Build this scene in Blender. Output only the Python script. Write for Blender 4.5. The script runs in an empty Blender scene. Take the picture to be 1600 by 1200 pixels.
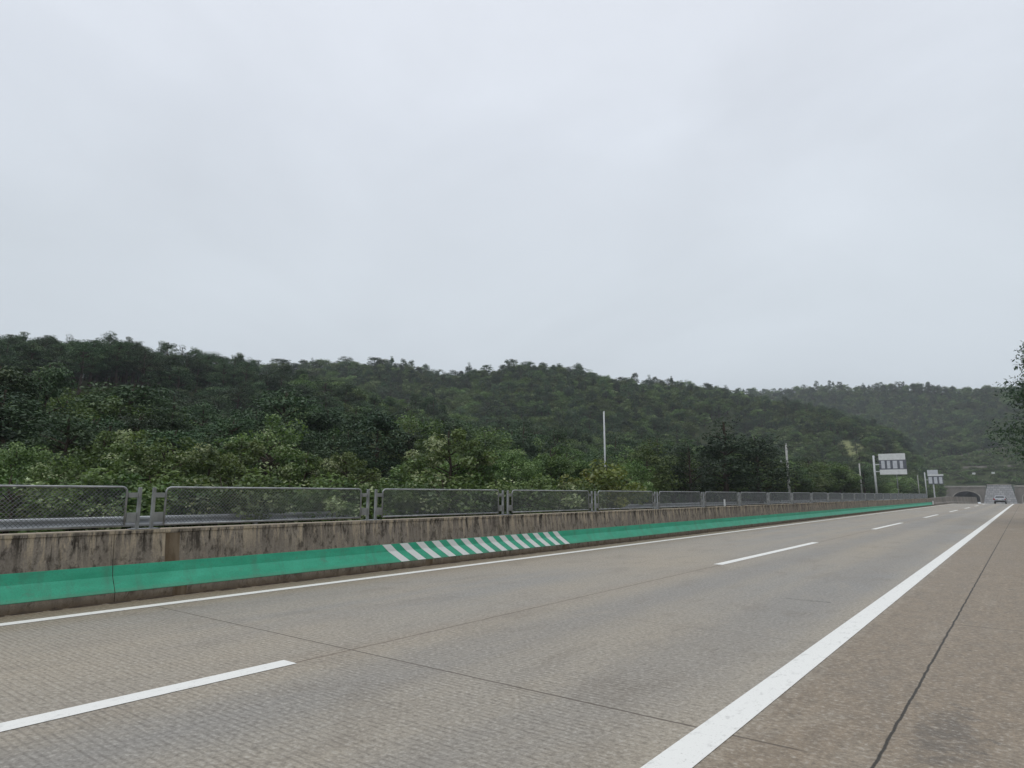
import bpy, math, random
import numpy as np
from mathutils import Vector, Matrix

rnd = random.Random(11)
rng = np.random.default_rng(11)
SC = bpy.context.scene
COL = SC.collection
R = math.radians

# ------------------------------------------------------------------ camera
F_PX, CAM_Z = 1020.0, 1.45
PITCH = math.atan((773 - 600) / F_PX)
_f = np.array([(1602 - 800) / F_PX, -(773 - 600) / F_PX, 1.0]); _f /= np.linalg.norm(_f)
_u = np.array([0, math.cos(PITCH), math.sin(PITCH)]); _u -= _f * _f.dot(_u); _u /= np.linalg.norm(_u)
_r = np.cross(_u, _f)
B3 = np.stack([_r, _f, _u])                      # rows: world X (right of road), Y (along road), Z (up) in camera axes
cam = bpy.data.cameras.new('camera'); cam_o = bpy.data.objects.new('camera', cam); COL.objects.link(cam_o)
cam.sensor_width = 36; cam.lens = F_PX / 1600 * 36
cam.clip_start = 0.05; cam.clip_end = 6000
right, up, fwd = B3[:, 0], B3[:, 1], B3[:, 2]
cam_o.matrix_world = Matrix([[right[i], up[i], -fwd[i], (0, 0, CAM_Z)[i]] for i in range(3)] + [[0, 0, 0, 1]])
SC.camera = cam_o

def ray(u, v):
    q = np.array([(u - 800) / F_PX, -(v - 600) / F_PX, 1.0])
    return B3 @ q
def at_dist(u, v, D):                            # point on that sight line at horizontal distance D
    q = ray(u, v); t = D / math.hypot(q[0], q[1])
    return np.array([q[0] * t, q[1] * t, CAM_Z + q[2] * t])
def at_x(u, v, X):
    q = ray(u, v); t = X / q[0]
    return np.array([X, q[1] * t, CAM_Z + q[2] * t])

# ------------------------------------------------------------------ sky, sun, exposure
SUN_EL, SUN_AZ = R(58), R(200)
w = bpy.data.worlds.new('World'); SC.world = w; w.use_nodes = True
nt = w.node_tree; N = nt.nodes; L = nt.links; N.clear()
out = N.new('ShaderNodeOutputWorld')
sky = N.new('ShaderNodeTexSky'); sky.sky_type = 'NISHITA'; sky.sun_disc = False
sky.sun_elevation = SUN_EL; sky.sun_rotation = SUN_AZ
bg1 = N.new('ShaderNodeBackground'); bg1.inputs[1].default_value = 0.1; L.new(sky.outputs[0], bg1.inputs[0])
tc = N.new('ShaderNodeTexCoord'); sep = N.new('ShaderNodeSeparateXYZ'); L.new(tc.outputs['Generated'], sep.inputs[0])
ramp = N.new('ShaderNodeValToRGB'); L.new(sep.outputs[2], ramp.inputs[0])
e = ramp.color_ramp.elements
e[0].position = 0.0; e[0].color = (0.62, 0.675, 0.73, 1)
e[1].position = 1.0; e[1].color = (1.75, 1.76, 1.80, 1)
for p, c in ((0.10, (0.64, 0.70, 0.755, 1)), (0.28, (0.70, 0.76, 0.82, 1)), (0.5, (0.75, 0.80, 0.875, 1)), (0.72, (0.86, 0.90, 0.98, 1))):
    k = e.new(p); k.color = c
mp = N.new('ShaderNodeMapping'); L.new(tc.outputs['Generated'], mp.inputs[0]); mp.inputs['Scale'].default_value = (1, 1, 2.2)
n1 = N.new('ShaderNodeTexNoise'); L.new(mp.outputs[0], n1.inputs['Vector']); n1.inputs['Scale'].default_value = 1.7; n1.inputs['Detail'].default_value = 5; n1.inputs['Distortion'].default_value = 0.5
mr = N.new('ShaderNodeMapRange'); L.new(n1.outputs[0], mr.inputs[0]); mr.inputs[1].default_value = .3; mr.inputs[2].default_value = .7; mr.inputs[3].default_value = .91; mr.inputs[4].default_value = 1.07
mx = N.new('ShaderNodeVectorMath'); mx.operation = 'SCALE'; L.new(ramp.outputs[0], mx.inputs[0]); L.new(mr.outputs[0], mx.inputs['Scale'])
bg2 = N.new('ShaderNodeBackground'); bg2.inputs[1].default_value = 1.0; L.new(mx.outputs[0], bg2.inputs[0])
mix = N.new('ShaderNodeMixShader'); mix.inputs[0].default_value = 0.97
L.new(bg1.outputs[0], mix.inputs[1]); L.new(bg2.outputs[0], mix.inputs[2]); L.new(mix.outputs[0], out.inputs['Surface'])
sl = bpy.data.lights.new('sun', 'SUN'); sl.energy = 0.9; sl.angle = R(25); sl.color = (1, .96, .9)
so = bpy.data.objects.new('sun', sl); COL.objects.link(so)
sd = Vector((math.sin(SUN_AZ) * math.cos(SUN_EL), math.cos(SUN_AZ) * math.cos(SUN_EL), math.sin(SUN_EL)))
so.rotation_euler = sd.to_track_quat('Z', 'Y').to_euler()
SC.view_settings.view_transform = 'Standard'; SC.view_settings.look = 'None'
SC.view_settings.exposure = 0.0; SC.view_settings.gamma = 1
SC.cycles.max_bounces = 6; SC.cycles.transparent_max_bounces = 6; SC.cycles.volume_bounces = 0

# ------------------------------------------------------------------ mesh helpers
class MB:
    def __init__(s): s.v = []; s.f = []
    def add(s, vs, fs):
        o = len(s.v); s.v += [tuple(map(float, p)) for p in vs]; s.f += [tuple(i + o for i in f) for f in fs]; return s
    def box(s, x0, x1, y0, y1, z0, z1):
        vs = [(x, y, z) for z in (z0, z1) for y in (y0, y1) for x in (x0, x1)]
        return s.add(vs, [(0, 2, 3, 1), (4, 5, 7, 6), (0, 1, 5, 4), (2, 6, 7, 3), (0, 4, 6, 2), (1, 3, 7, 5)])
    def tube(s, pts, rad, n=8, cap=True):
        pts = [Vector(p) for p in pts]
        rads = rad if isinstance(rad, (list, tuple)) else [rad] * len(pts)
        vs = []; fs = []; ref = None
        for i, p in enumerate(pts):
            d = (pts[min(i + 1, len(pts) - 1)] - pts[max(i - 1, 0)]).normalized()
            if ref is None: ref = Vector((0, 0, 1)) if abs(d.z) < .9 else Vector((1, 0, 0))
            a = d.cross(ref).normalized(); b = d.cross(a).normalized(); ref = b.cross(d) if False else ref
            for k in range(n):
                t = 2 * math.pi * k / n; vs.append(p + (a * math.cos(t) + b * math.sin(t)) * rads[i])
        for i in range(len(pts) - 1):
            for k in range(n):
                fs.append((i * n + k, i * n + (k + 1) % n, (i + 1) * n + (k + 1) % n, (i + 1) * n + k))
        if cap: fs.append(tuple(range(n))[::-1]); fs.append(tuple((len(pts) - 1) * n + k for k in range(n)))
        return s.add(vs, fs)
    def prism(s, poly, axis, a, b):              # poly in the other two axes, extruded from a to b
        n = len(poly); vs = []
        for t in (a, b):
            for (p, q) in poly: vs.append({'x': (t, p, q), 'y': (p, t, q), 'z': (p, q, t)}[axis])
        return s.add(vs, [tuple(range(n))[::-1], tuple(range(n, 2 * n))] + [(i, (i + 1) % n, n + (i + 1) % n, n + i) for i in range(n)])
    def build(s, name, mat, parent=None, bevel=0, smooth=False):
        me = bpy.data.meshes.new(name); me.from_pydata(s.v, [], s.f)
        if mat: me.materials.append(mat)
        import bmesh
        bm = bmesh.new(); bm.from_mesh(me); bmesh.ops.recalc_face_normals(bm, faces=bm.faces)
        if bevel: bmesh.ops.bevel(bm, geom=[x for x in bm.edges if len(x.link_faces) == 2 and x.calc_face_angle(0) > .5], offset=bevel, segments=2, affect='EDGES', profile=.6)
        bm.to_mesh(me); bm.free()
        if smooth:
            for p in me.polygons: p.use_smooth = True
        o = bpy.data.objects.new(name, me); COL.objects.link(o)
        if parent: o.parent = parent
        return o

def tag(o, label=None, cat=None, group=None, kind=None):
    for k, v in (('label', label), ('category', cat), ('group', group), ('kind', kind)):
        if v: o[k] = v
    return o
def empty(name, loc=(0, 0, 0), rz=0):
    o = bpy.data.objects.new(name, None); COL.objects.link(o); o.location = [float(x) for x in loc]; o.rotation_euler = (0, 0, rz); o.empty_display_size = .2
    return o
def copy_tree(o, parent=None):
    c = o.copy(); COL.objects.link(c)
    if parent: c.parent = parent
    for ch in list(o.children): copy_tree(ch, c)
    return c
def fast_mesh(name, V, Fq, mats, attr=None, matidx=None):
    me = bpy.data.meshes.new(name)
    k = Fq.shape[1]
    me.vertices.add(len(V)); me.vertices.foreach_set('co', np.ascontiguousarray(V, dtype=np.float32).ravel())
    me.loops.add(Fq.size); me.loops.foreach_set('vertex_index', np.ascontiguousarray(Fq, dtype=np.int32).ravel())
    me.polygons.add(len(Fq)); me.polygons.foreach_set('loop_start', np.arange(0, Fq.size, k, dtype=np.int32))
    me.polygons.foreach_set('loop_total', np.full(len(Fq), k, dtype=np.int32))
    for m in mats: me.materials.append(m)
    if matidx is not None: me.polygons.foreach_set('material_index', np.ascontiguousarray(matidx, dtype=np.int32))
    if attr is not None:
        a = me.attributes.new('tint', 'FLOAT', 'POINT'); a.data.foreach_set('value', np.ascontiguousarray(attr, dtype=np.float32))
    me.update(calc_edges=True); me.validate()
    return me

# ------------------------------------------------------------------ materials
class NB:
    def __init__(s, name):
        s.m = bpy.data.materials.new(name); s.m.use_nodes = True; s.nt = s.m.node_tree; s.N = s.nt.nodes; s.L = s.nt.links
        s.b = s.N['Principled BSDF']; s.tc = s.N.new('ShaderNodeTexCoord'); s.co = s.tc.outputs['Object']
        s._s = None
    def n(s, t): return s.N.new('ShaderNode' + t)
    def l(s, a, b): s.L.new(a, b)
    def sep(s):
        if not s._s: s._s = s.n('SeparateXYZ'); s.l(s.co, s._s.inputs[0])
        return s._s.outputs
    def noise(s, scale=5, detail=4, vec=(1, 1, 1), rough=.55, dist=0, off=(0, 0, 0)):
        m = s.n('Mapping'); s.l(s.co, m.inputs[0]); m.inputs['Scale'].default_value = vec; m.inputs['Location'].default_value = off
        n = s.n('TexNoise'); s.l(m.outputs[0], n.inputs['Vector']); n.inputs['Scale'].default_value = scale
        n.inputs['Detail'].default_value = detail; n.inputs['Roughness'].default_value = rough; n.inputs['Distortion'].default_value = dist
        return n.outputs[0]
    def rng(s, x, a, b, c=0., d=1.):
        m = s.n('MapRange'); s.l(x, m.inputs[0])
        for i, v in enumerate((a, b, c, d)): m.inputs[i + 1].default_value = v
        return m.outputs[0]
    def math(s, op, a, b=None):
        m = s.n('Math'); m.operation = op
        for i, x in enumerate((a, b)):
            if x is None: continue
            if isinstance(x, (int, float)): m.inputs[i].default_value = x
            else: s.l(x, m.inputs[i])
        return m.outputs[0]
    def mix(s, f, a, b, mode='MIX'):
        m = s.n('Mix'); m.data_type = 'RGBA'; m.blend_type = mode
        for i, x in ((0, f), (6, a), (7, b)):
            if isinstance(x, (int, float)): m.inputs[i].default_value = x
            elif isinstance(x, tuple): m.inputs[i].default_value = (*x, 1) if len(x) == 3 else x
            else: s.l(x, m.inputs[i])
        return m.outputs[2]
    def band(s, x, c, hw, soft):                 # 1 inside |x-c|<hw
        return s.rng(s.math('ABSOLUTE', s.math('SUBTRACT', x, c)), hw, hw + soft, 1, 0)
    def bump(s, h, strength=.3, dist=.01):
        b = s.n('Bump'); b.inputs['Strength'].default_value = strength; b.inputs['Distance'].default_value = dist
        s.l(h, b.inputs['Height']); s.l(b.outputs[0], s.b.inputs['Normal'])
    def done(s, col, rough=.7, metal=0., spec=.4):
        if isinstance(col, tuple): s.b.inputs['Base Color'].default_value = (*col, 1)
        else: s.l(col, s.b.inputs['Base Color'])
        if isinstance(rough, (int, float)): s.b.inputs['Roughness'].default_value = rough
        else: s.l(rough, s.b.inputs['Roughness'])
        s.b.inputs['Metallic'].default_value = metal; s.b.inputs['Specular IOR Level'].default_value = spec
        return s.m
def simple(name, c1, c2=None, scale=4, rough=.6, metal=0., spec=.4, bump=0., vec=(1, 1, 1)):
    b = NB(name); c2 = c2 or tuple(x * .7 for x in c1)
    n = b.noise(scale, 5, vec)
    if bump: b.bump(b.noise(scale * 6, 3), bump)
    return b.done(b.mix(b.rng(n, .35, .65), c1, c2), rough, metal, spec)

def road_material():
    b = NB('grooved_concrete'); x, y, z = b.sep()
    big = b.noise(.35, 4, (1, .35, 1)); track = b.noise(1.0, 3, (1.1, .012, 1)); sp = b.noise(55, 3, rough=.7); sp2 = b.noise(9, 4, (1, .5, 1))
    col = b.mix(b.rng(track, .35, .65), (.315, .285, .23), (.25, .243, .225))
    col = b.mix(b.rng(big, .4, .66), col, (.33, .292, .23))
    # browner dust where no wheels run
    wob = b.math('MULTIPLY', b.math('SUBTRACT', sp2, .5), .5)
    xs = b.math('ADD', x, wob)
    br = b.rng(xs, -8.55, -9.7, 0, .85)
    col = b.mix(br, col, (.21, .165, .105))
    br2 = b.rng(xs, -1.75, -1.45, 0, .9)
    col = b.mix(br2, col, b.mix(b.rng(sp2, .35, .65), (.245, .192, .132), (.185, .146, .102)))
    col = b.mix(b.math('MULTIPLY', b.band(xs, -5.2, .05, .35), .35), col, (.27, .23, .18))
    wt = b.math('MAXIMUM', b.band(xs, -4.3, .2, .5), b.band(xs, -2.6, .2, .5))
    col = b.mix(b.math('MULTIPLY', wt, .45), col, (.20, .20, .195))
    patch = b.noise(1.6, 6, (1, .45, 1), .7, .6, (7, 2, 0))
    col = b.mix(b.rng(patch, .52, .68, 0, .45), col, (.175, .152, .122))
    col = b.mix(b.rng(patch, .45, .3, 0, .4), col, (.335, .30, .24))
    # oil stain on the shoulder
    ox = b.math('ADD', b.math('POWER', b.math('MULTIPLY', b.math('ADD', x, .52), 5.0), 2.0), b.math('POWER', b.math('MULTIPLY', b.math('SUBTRACT', y, 5.0), 1.5), 2.0))
    st = b.math('MULTIPLY', b.rng(b.math('ADD', ox, b.math('MULTIPLY', b.math('SUBTRACT', b.noise(7, 6, rough=.75), .5), 6.0)), .0, 1.2, 1, 0), .55)
    col = b.mix(st, col, (.075, .07, .065))
    spots = b.rng(b.noise(7.5, 6, (1, .8, 1), .75, .5), .60, .67, 0, .8)
    spots = b.math('MULTIPLY', spots, b.rng(x, -1.7, -.5, .25, 1.0))
    col = b.mix(spots, col, (.09, .078, .062))
    # speckled aggregate
    col = b.mix(b.rng(sp, .35, .65, .0, .6), col, b.mix(.6, col, (.08, .07, .06)))
    sp3 = b.noise(24, 4, rough=.75)
    col = b.mix(b.rng(sp3, .52, .68, 0, .65), col, b.mix(.6, col, (.52, .50, .45)))
    col = b.mix(b.rng(sp3, .48, .34, 0, .75), col, b.mix(.7, col, (.08, .068, .055)))
    # joints
    jn = b.math('MULTIPLY', b.math('SUBTRACT', b.noise(4, 3), .5), .03)
    xj = b.math('ADD', x, jn); yj = b.math('ADD', y, jn)
    col = b.mix(b.math('MULTIPLY', b.band(xj, -5.2, .006, .015), .75), col, (.10, .072, .05))
    col = b.mix(b.math('MULTIPLY', b.band(xj, -.8, .006, .007), .95), col, (.02, .018, .014))
    lane = b.math('MULTIPLY', b.rng(x, -9.3, -9.1, 0, 1), b.rng(x, -1.2, -1.1, 1, 0))
    col = b.mix(b.math('MULTIPLY', b.math('MULTIPLY', b.band(yj, 4.22, .006, .01), .85), lane), col, (.07, .055, .042))
    fy = b.math('FRACT', b.math('MULTIPLY', b.math('ADD', yj, 7.78), 1 / 6.0)); fj = b.band(fy, .5, .0012, .0025)
    shl = b.rng(x, -.8, -.79, 0.0, .7)
    fs = b.band(b.math('FRACT', b.math('MULTIPLY', b.math('ADD', yj, -6.2), 1 / 6.0)), .5, .0012, .0025)
    col = b.mix(b.math('MULTIPLY', fj, b.math('MULTIPLY', lane, .28)), col, (.10, .085, .07))
    col = b.mix(b.math('MULTIPLY', fs, shl), col, (.05, .042, .034))
    # the short dark crack in the driving lane
    cy = b.math('ADD', y, b.math('MULTIPLY', b.math('SUBTRACT', b.noise(3, 3), .5), .25))
    ck = b.math('MULTIPLY', b.band(cy, 10.0, .012, .02), b.band(x, -2.55, .28, .05))
    col = b.mix(b.math('MULTIPLY', ck, .85), col, (.05, .045, .04))
    # tined grooves running across the lanes
    yy = b.math('ADD', y, b.math('MULTIPLY', b.math('SUBTRACT', b.noise(1.5, 2), .5), .02))
    g = b.math('SINE', b.math('MULTIPLY', yy, 2 * math.pi / .052))
    g1 = b.rng(g, .1, .95); gm = b.math('MULTIPLY', g1, b.rng(sp2, .35, .6, .35, .95))
    gm = b.math('MULTIPLY', gm, b.rng(b.noise(7, 5, (.25, 1.6, 1), .75), .36, .6, .25, 1.0)); gm = b.math('MULTIPLY', gm, b.rng(x, -2.4, -1.8, .8, .2))
    col = b.mix(gm, col, b.mix(.55, col, (.06, .05, .042)))
    h = b.math('SUBTRACT', b.math('MULTIPLY', sp, .6), b.math('MULTIPLY', g1, .6))
    b.bump(h, .25, .004)
    return b.done(col, b.rng(big, .3, .7, .55, .68), 0, .28)

def paint_material(name, c, wear=.5):
    b = NB(name)
    n = b.noise(14, 5, (1, .5, 1), .7); sp = b.noise(70, 3)
    col = b.mix(b.rng(n, .55, .75, 0, wear), c, tuple(x * .6 for x in c))
    col = b.mix(b.rng(sp, .62, .75, 0, wear * .8), col, (.26, .24, .21))
    b.bump(sp, .2, .003)
    return b.done(col, .6, 0, .4)

def barrier_material():
    b = NB('stained_concrete'); x, y, z = b.sep()
    st = b.noise(1.0, 7, (1, 3.4, .9), .72, .6); st2 = b.noise(1.0, 6, (1, 7.5, .9), .7, .35, (3, 5, 1)); big = b.noise(.9, 5, (1, .6, .7)); sp = b.noise(38, 3, rough=.7)
    col = b.mix(b.rng(st, .38, .62), (.195, .17, .14), (.325, .285, .23))
    col = b.mix(b.rng(big, .42, .62, 0, .7), col, (.25, .22, .19))
    mot = b.noise(9, 5, (1, 1, .6), .7, .3)
    col = b.mix(b.rng(mot, .5, .62, 0, .85), col, (.07, .058, .046))
    col = b.mix(b.rng(mot, .46, .34, 0, .5), col, (.27, .225, .17))
    # pale lime runs and dark runs starting at the cap
    fall = b.rng(b.math('ADD', z, b.math('MULTIPLY', st, .9)), 1.0, 1.45, 0, 1)
    col = b.mix(b.math('MULTIPLY', b.rng(st2, .51, .56), b.math('ADD', fall, .15)), col, (.47, .395, .285))
    col = b.mix(b.math('MULTIPLY', b.rng(st2, .475, .42), b.rng(b.math('ADD', z, b.math('MULTIPLY', b.math('SUBTRACT', st, .5), 1.6)), .55, .95, .1, 1.0)), col, (.038, .032, .025))
    col = b.mix(b.rng(sp, .35, .7, 0, .55), col, b.mix(.6, col, (.05, .042, .036)))
    col = b.mix(b.rng(z, .935, .95, 0, .75), col, (.40, .35, .27))
    col = b.mix(b.rng(z, .14, .02, 0, .8), col, (.13, .095, .06))
    b.bump(sp, .35, .006)
    return b.done(col, .85, 0, .25)

def green_material():
    b = NB('green_paint'); x, y, z = b.sep()
    n = b.noise(3, 5, (1, .6, 2)); sp = b.noise(45, 3, rough=.7); d = b.noise(1.0, 4, (1, 4, .7))
    col = b.mix(b.rng(n, .35, .68), (.020, .32, .185), (.038, .40, .245))
    col = b.mix(b.rng(sp, .45, .75, 0, .4), col, (.015, .16, .10))
    col = b.mix(b.rng(d, .52, .75, 0, .6), col, (.06, .18, .115))
    gr = b.noise(7, 6, (1, .7, 1), .75, .5); col = b.mix(b.rng(gr, .55, .7, 0, .45), col, (.085, .16, .11)); col = b.mix(b.rng(b.math('ADD', z, b.math('MULTIPLY', gr, .12)), .25, .17, 0, .55), col, (.12, .17, .115))
    b.bump(sp, .25, .004)
    return b.done(col, .55, 0, .45)

def leaf_material(name, c1, c2, c3, hv=.25, trans=.3):
    b = NB(name)
    at = b.n('Attribute'); at.attribute_name = 'tint'
    oi = b.n('ObjectInfo')
    col = b.mix(b.rng(at.outputs['Fac'], .0, .7), c1, c2)
    col = b.mix(b.rng(at.outputs['Fac'], .82, 1.0), col, c3)
    hs = b.n('HueSaturation'); b.l(col, hs.inputs['Color'])
    b.l(b.rng(oi.outputs['Random'], 0, 1, .472, .508), hs.inputs['Hue'])
    b.l(b.rng(oi.outputs['Random'], 0, 1, 1 - hv, 1 + hv * 1.2), hs.inputs['Value'])
    d = b.n('BsdfDiffuse'); t = b.n('BsdfTranslucent'); g = b.n('BsdfGlossy'); g.inputs['Roughness'].default_value = .45
    b.l(hs.outputs[0], d.inputs[0]); b.l(hs.outputs[0], t.inputs[0]); g.inputs[0].default_value = (.8, .85, .9, 1)
    m1 = b.n('MixShader'); m1.inputs[0].default_value = trans; b.l(d.outputs[0], m1.inputs[1]); b.l(t.outputs[0], m1.inputs[2])
    m2 = b.n('MixShader'); m2.inputs[0].default_value = .035; b.l(m1.outputs[0], m2.inputs[1]); b.l(g.outputs[0], m2.inputs[2])
    b.l(m2.outputs[0], b.N['Material Output'].inputs['Surface']); b.N.remove(b.b)
    return b.m

M = {}
M['road'] = road_material()
M['white'] = paint_material('road_paint', (.66, .665, .64), .8)
M['stripe'] = paint_material('stripe_paint', (.66, .68, .66), .45)
M['barrier'] = barrier_material()
M['green'] = green_material()
M['rust'] = simple('rust_brown_stain', (.095, .066, .036), (.175, .135, .09), 6, .85, bump=.3, vec=(1, 1.6, .4))
M['lime'] = simple('lime_deposit', (.45, .38, .28), (.3, .25, .18), 14, .8, vec=(1, 2, .3))
M['dark'] = simple('dark_recess', (.03, .026, .02), (.015, .013, .01), 9, .9)
M['debris'] = simple('damp_debris', (.03, .021, .013), (.06, .043, .028), 12, .95, bump=.6)
M['galv'] = simple('galvanised_steel', (.36, .375, .38), (.24, .25, .255), 6, .42, .75, bump=.1)
M['wire'] = simple('wire_mesh_steel', (.17, .18, .18), (.11, .12, .12), 6, .5, .6)
M['beam'] = simple('guardrail_steel', (.34, .36, .375), (.24, .25, .265), 2, .38, .5, vec=(1, .4, 3))
M['pole_w'] = simple('pale_pole_paint', (.50, .52, .53), (.36, .38, .39), 3, .5)
M['pole_c'] = simple('grey_concrete_pole', (.33, .335, .32), (.24, .245, .235), 5, .8)
M['sign_w'] = simple('sign_white', (.66, .68, .68), (.56, .58, .58), 2, .5)
M['sign_g'] = simple('sign_grey', (.085, .095, .115), (.12, .13, .15), 2, .5)
M['sign_p'] = simple('sign_panel', (.52, .54, .58), (.42, .44, .48), 2, .5)
M['concrete'] = simple('portal_concrete', (.235, .215, .19), (.15, .138, .125), .35, .85, bump=.2, vec=(1, 1, .5))
M['concrete_l'] = simple('pale_concrete', (.36, .34, .31), (.26, .245, .22), .5, .85)
M['bore'] = simple('bore_lining', (.10, .098, .09), (.07, .068, .062), .5, .9)
M['wood'] = simple('bark', (.075, .055, .04), (.04, .03, .024), 6, .95, vec=(1, 1, .25), bump=.4)
M['asphalt'] = simple('far_carriageway', (.27, .262, .245), (.22, .21, .19), .6, .75, vec=(1, .1, 1))
def terrain_material():
    b = NB('forest_floor'); x, y, z = b.sep()
    n = b.noise(.25, 6); f = b.noise(2.5, 5)
    col = b.mix(b.rng(n, .35, .65), (.030, .046, .018), (.055, .062, .028))
    col = b.mix(b.rng(f, .45, .7, 0, .7), col, (.022, .034, .014))
    dx = b.math('SUBTRACT', x, float(PATCH[0])); dy = b.math('SUBTRACT', y, float(PATCH[1]))
    d2 = b.math('ADD', b.math('MULTIPLY', dx, dx), b.math('MULTIPLY', dy, dy))
    col = b.mix(b.rng(b.math('ADD', d2, b.math('MULTIPLY', n, 40.)), 60, 90, .9, 0), col, (.19, .205, .10))
    # gravel verge next to the carriageways
    v = b.math('MULTIPLY', b.rng(x, -24.5, -23.2), b.rng(y, 425, 428, 1, 0))
    col = b.mix(v, col, b.mix(b.rng(f, .4, .6), (.09, .095, .045), (.16, .14, .10)))
    b.bump(f, .6, .2)
    return b.done(col, .95, 0, .1)

# ------------------------------------------------------------------ lie of the land
Y_T = 430.0                                      # tunnel portals
def road_z(y): return -0.0104 * max(0.0, y - 132) if y < 500 else -0.0104 * 368
def road_dx(y): return 10.0 * max(0.0, (y - 105) / 325.0) ** 2 if y < 520 else 16.3
def left_dx(y): return -9.5 * max(0.0, (y - 150) / 280.0) ** 1.6 if y < 520 else -14.
PATCH = at_dist(1330, 672, 322)

def ridge(pts, drop):
    return np.array([at_dist(u, v, D) - np.array([0, 0, drop]) for (u, v, D) in pts])
RIDGES = [  # (polyline, half width)
    (ridge([(-900, 420, 190), (-300, 478, 190), (0, 524, 182), (200, 543, 176), (320, 552, 172), (430, 570, 165), (520, 590, 150), (600, 640, 125), (660, 700, 95)], 8.0), 150),
    (ridge([(300, 572, 350), (450, 571, 345), (600, 569, 340), (692, 587, 345), (760, 577, 335), (830, 569, 330), (900, 579, 340), (960, 593, 350), (1050, 594, 370), (1150, 609, 400), (1240, 630, 370), (1310, 658, 335), (1390, 700, 318), (1450, 742, 308)], 3.6), 165),
    (ridge([(600, 600, 900), (900, 612, 850), (1150, 611, 750), (1220, 610, 720), (1280, 602, 700), (1350, 605, 700), (1400, 600, 690), (1500, 607, 670), (1600, 608, 640), (1750, 600, 600), (2100, 560, 560)], 4), 245),
]
def seg_field(X, Y, P):
    best = np.full(X.shape, 1e9); zz = np.zeros(X.shape)
    for a, b in zip(P[:-1], P[1:]):
        d = b - a; L2 = d[0] ** 2 + d[1] ** 2
        t = np.clip(((X - a[0]) * d[0] + (Y - a[1]) * d[1]) / L2, 0, 1)
        dd = np.hypot(X - a[0] - t * d[0], Y - a[1] - t * d[1]); z = a[2] + t * d[2]
        m = dd < best; best = np.where(m, dd, best); zz = np.where(m, z, zz)
    return best, zz
def sst(x, a, b):
    t = np.clip((x - a) / (b - a), 0, 1); return t * t * (3 - 2 * t)
def height(X, Y):
    X = np.asarray(X, float); Y = np.asarray(Y, float)
    rz = -0.0104 * np.clip(Y - 132, 0, 368)
    base = np.clip(-X - 26, 0, 60) * .05
    hs = []
    gul = 2.2 * np.sin(X * .043 + 1.3 * np.sin(Y * .031)) + 1.6 * np.sin(Y * .06 + X * .021)
    for P, wd in RIDGES:
        d, z = seg_field(X, Y, P)
        t = np.clip(1 - d / wd, 0, 1)
        hs.append(z * (0.75 * t + .25 * t * t) + gul * np.clip(d / 40, 0, 1) * t)
    H = np.maximum.reduce(hs)
    H = np.maximum(base, H)
    # tunnel hillside: terraces above the portals
    th = 6.4 + np.clip(Y - Y_T - 6, 0, 60) * .27 - np.clip(Y - Y_T - 66, 0, 60) * .4
    inT = sst(Y, Y_T + 3, Y_T + 6) * sst(X, -75, -45) * (1 - sst(X, 60, 110))
    cap = 6.4 + np.clip(Y - Y_T - 6, 0, 400) * .55
    wX = sst(X, -62, -40) * (1 - sst(X, 40, 90))
    H = np.where(Y > Y_T + 1, H * (1 - wX) + np.minimum(H, cap) * wX, H)
    H = np.where(Y > Y_T + 1, np.maximum(H, th * inT), H)
    # open corridor of the two carriageways before the tunnel
    ldx = np.where(Y > 150, -9.5 * np.clip((Y - 150) / 280, 0, 1) ** 1.6, 0)
    cor = sst(-(X - ldx), 23.6, 42)
    rdx = np.where(Y > 105, 10 * np.clip((Y - 105) / 325, 0, 1) ** 2, 0)
    corr = sst(X - rdx, 1.8, 30)
    bank = np.clip(X - rdx - 2.4, 0, 60) * .36
    front = np.where(X < -10, H * cor, np.maximum(H * corr, bank * 1.0))
    front = front + rz
    front = np.where((X - ldx > -23.6) & (X - rdx < 1.8), rz - .12, front)
    return np.where(Y > Y_T + 1, H, front)

def make_terrain():
    xs = np.unique(np.concatenate([np.arange(-1300, -480, 16), np.arange(-480, -48, 4), np.arange(-48, 20, 2.0), np.arange(20, 120, 6), np.arange(120, 700, 20)]))
    ys = np.unique(np.concatenate([np.arange(-260, -30, 12), np.arange(-30, 150, 4), np.arange(150, 424, 5), [424, 429, 430.2, 431, 433.5, 436, 439], np.arange(444, 760, 5), np.arange(760, 1500, 25)]))
    X, Y = np.meshgrid(xs, ys)
    Z = height(X, Y)
    nx, ny = len(xs), len(ys)
    V = np.stack([X.ravel(), Y.ravel(), Z.ravel()], 1)
    i, j = np.meshgrid(np.arange(nx - 1), np.arange(ny - 1)); a = (j * nx + i).ravel()
    Fq = np.stack([a, a + 1, a + nx + 1, a + nx], 1)
    cx = (X[:-1, :-1] + X[1:, 1:]).ravel() / 2; cy0 = Y[:-1, :-1].ravel(); cy1 = Y[1:, 1:].ravel()
    cut = (cx > -37) & (cx < 12) & (cy1 > Y_T - 1.5) & (cy0 < Y_T + 5.9)      # the portals stand in this cutting
    me = fast_mesh('hillside', V, Fq[~cut], [terrain_material()])
    for p in me.polygons: p.use_smooth = True
    o = bpy.data.objects.new('hillside', me); COL.objects.link(o)
    tag(o, 'dark wooded hills rising behind the motorway', 'hills', kind='structure')
make_terrain()

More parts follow.
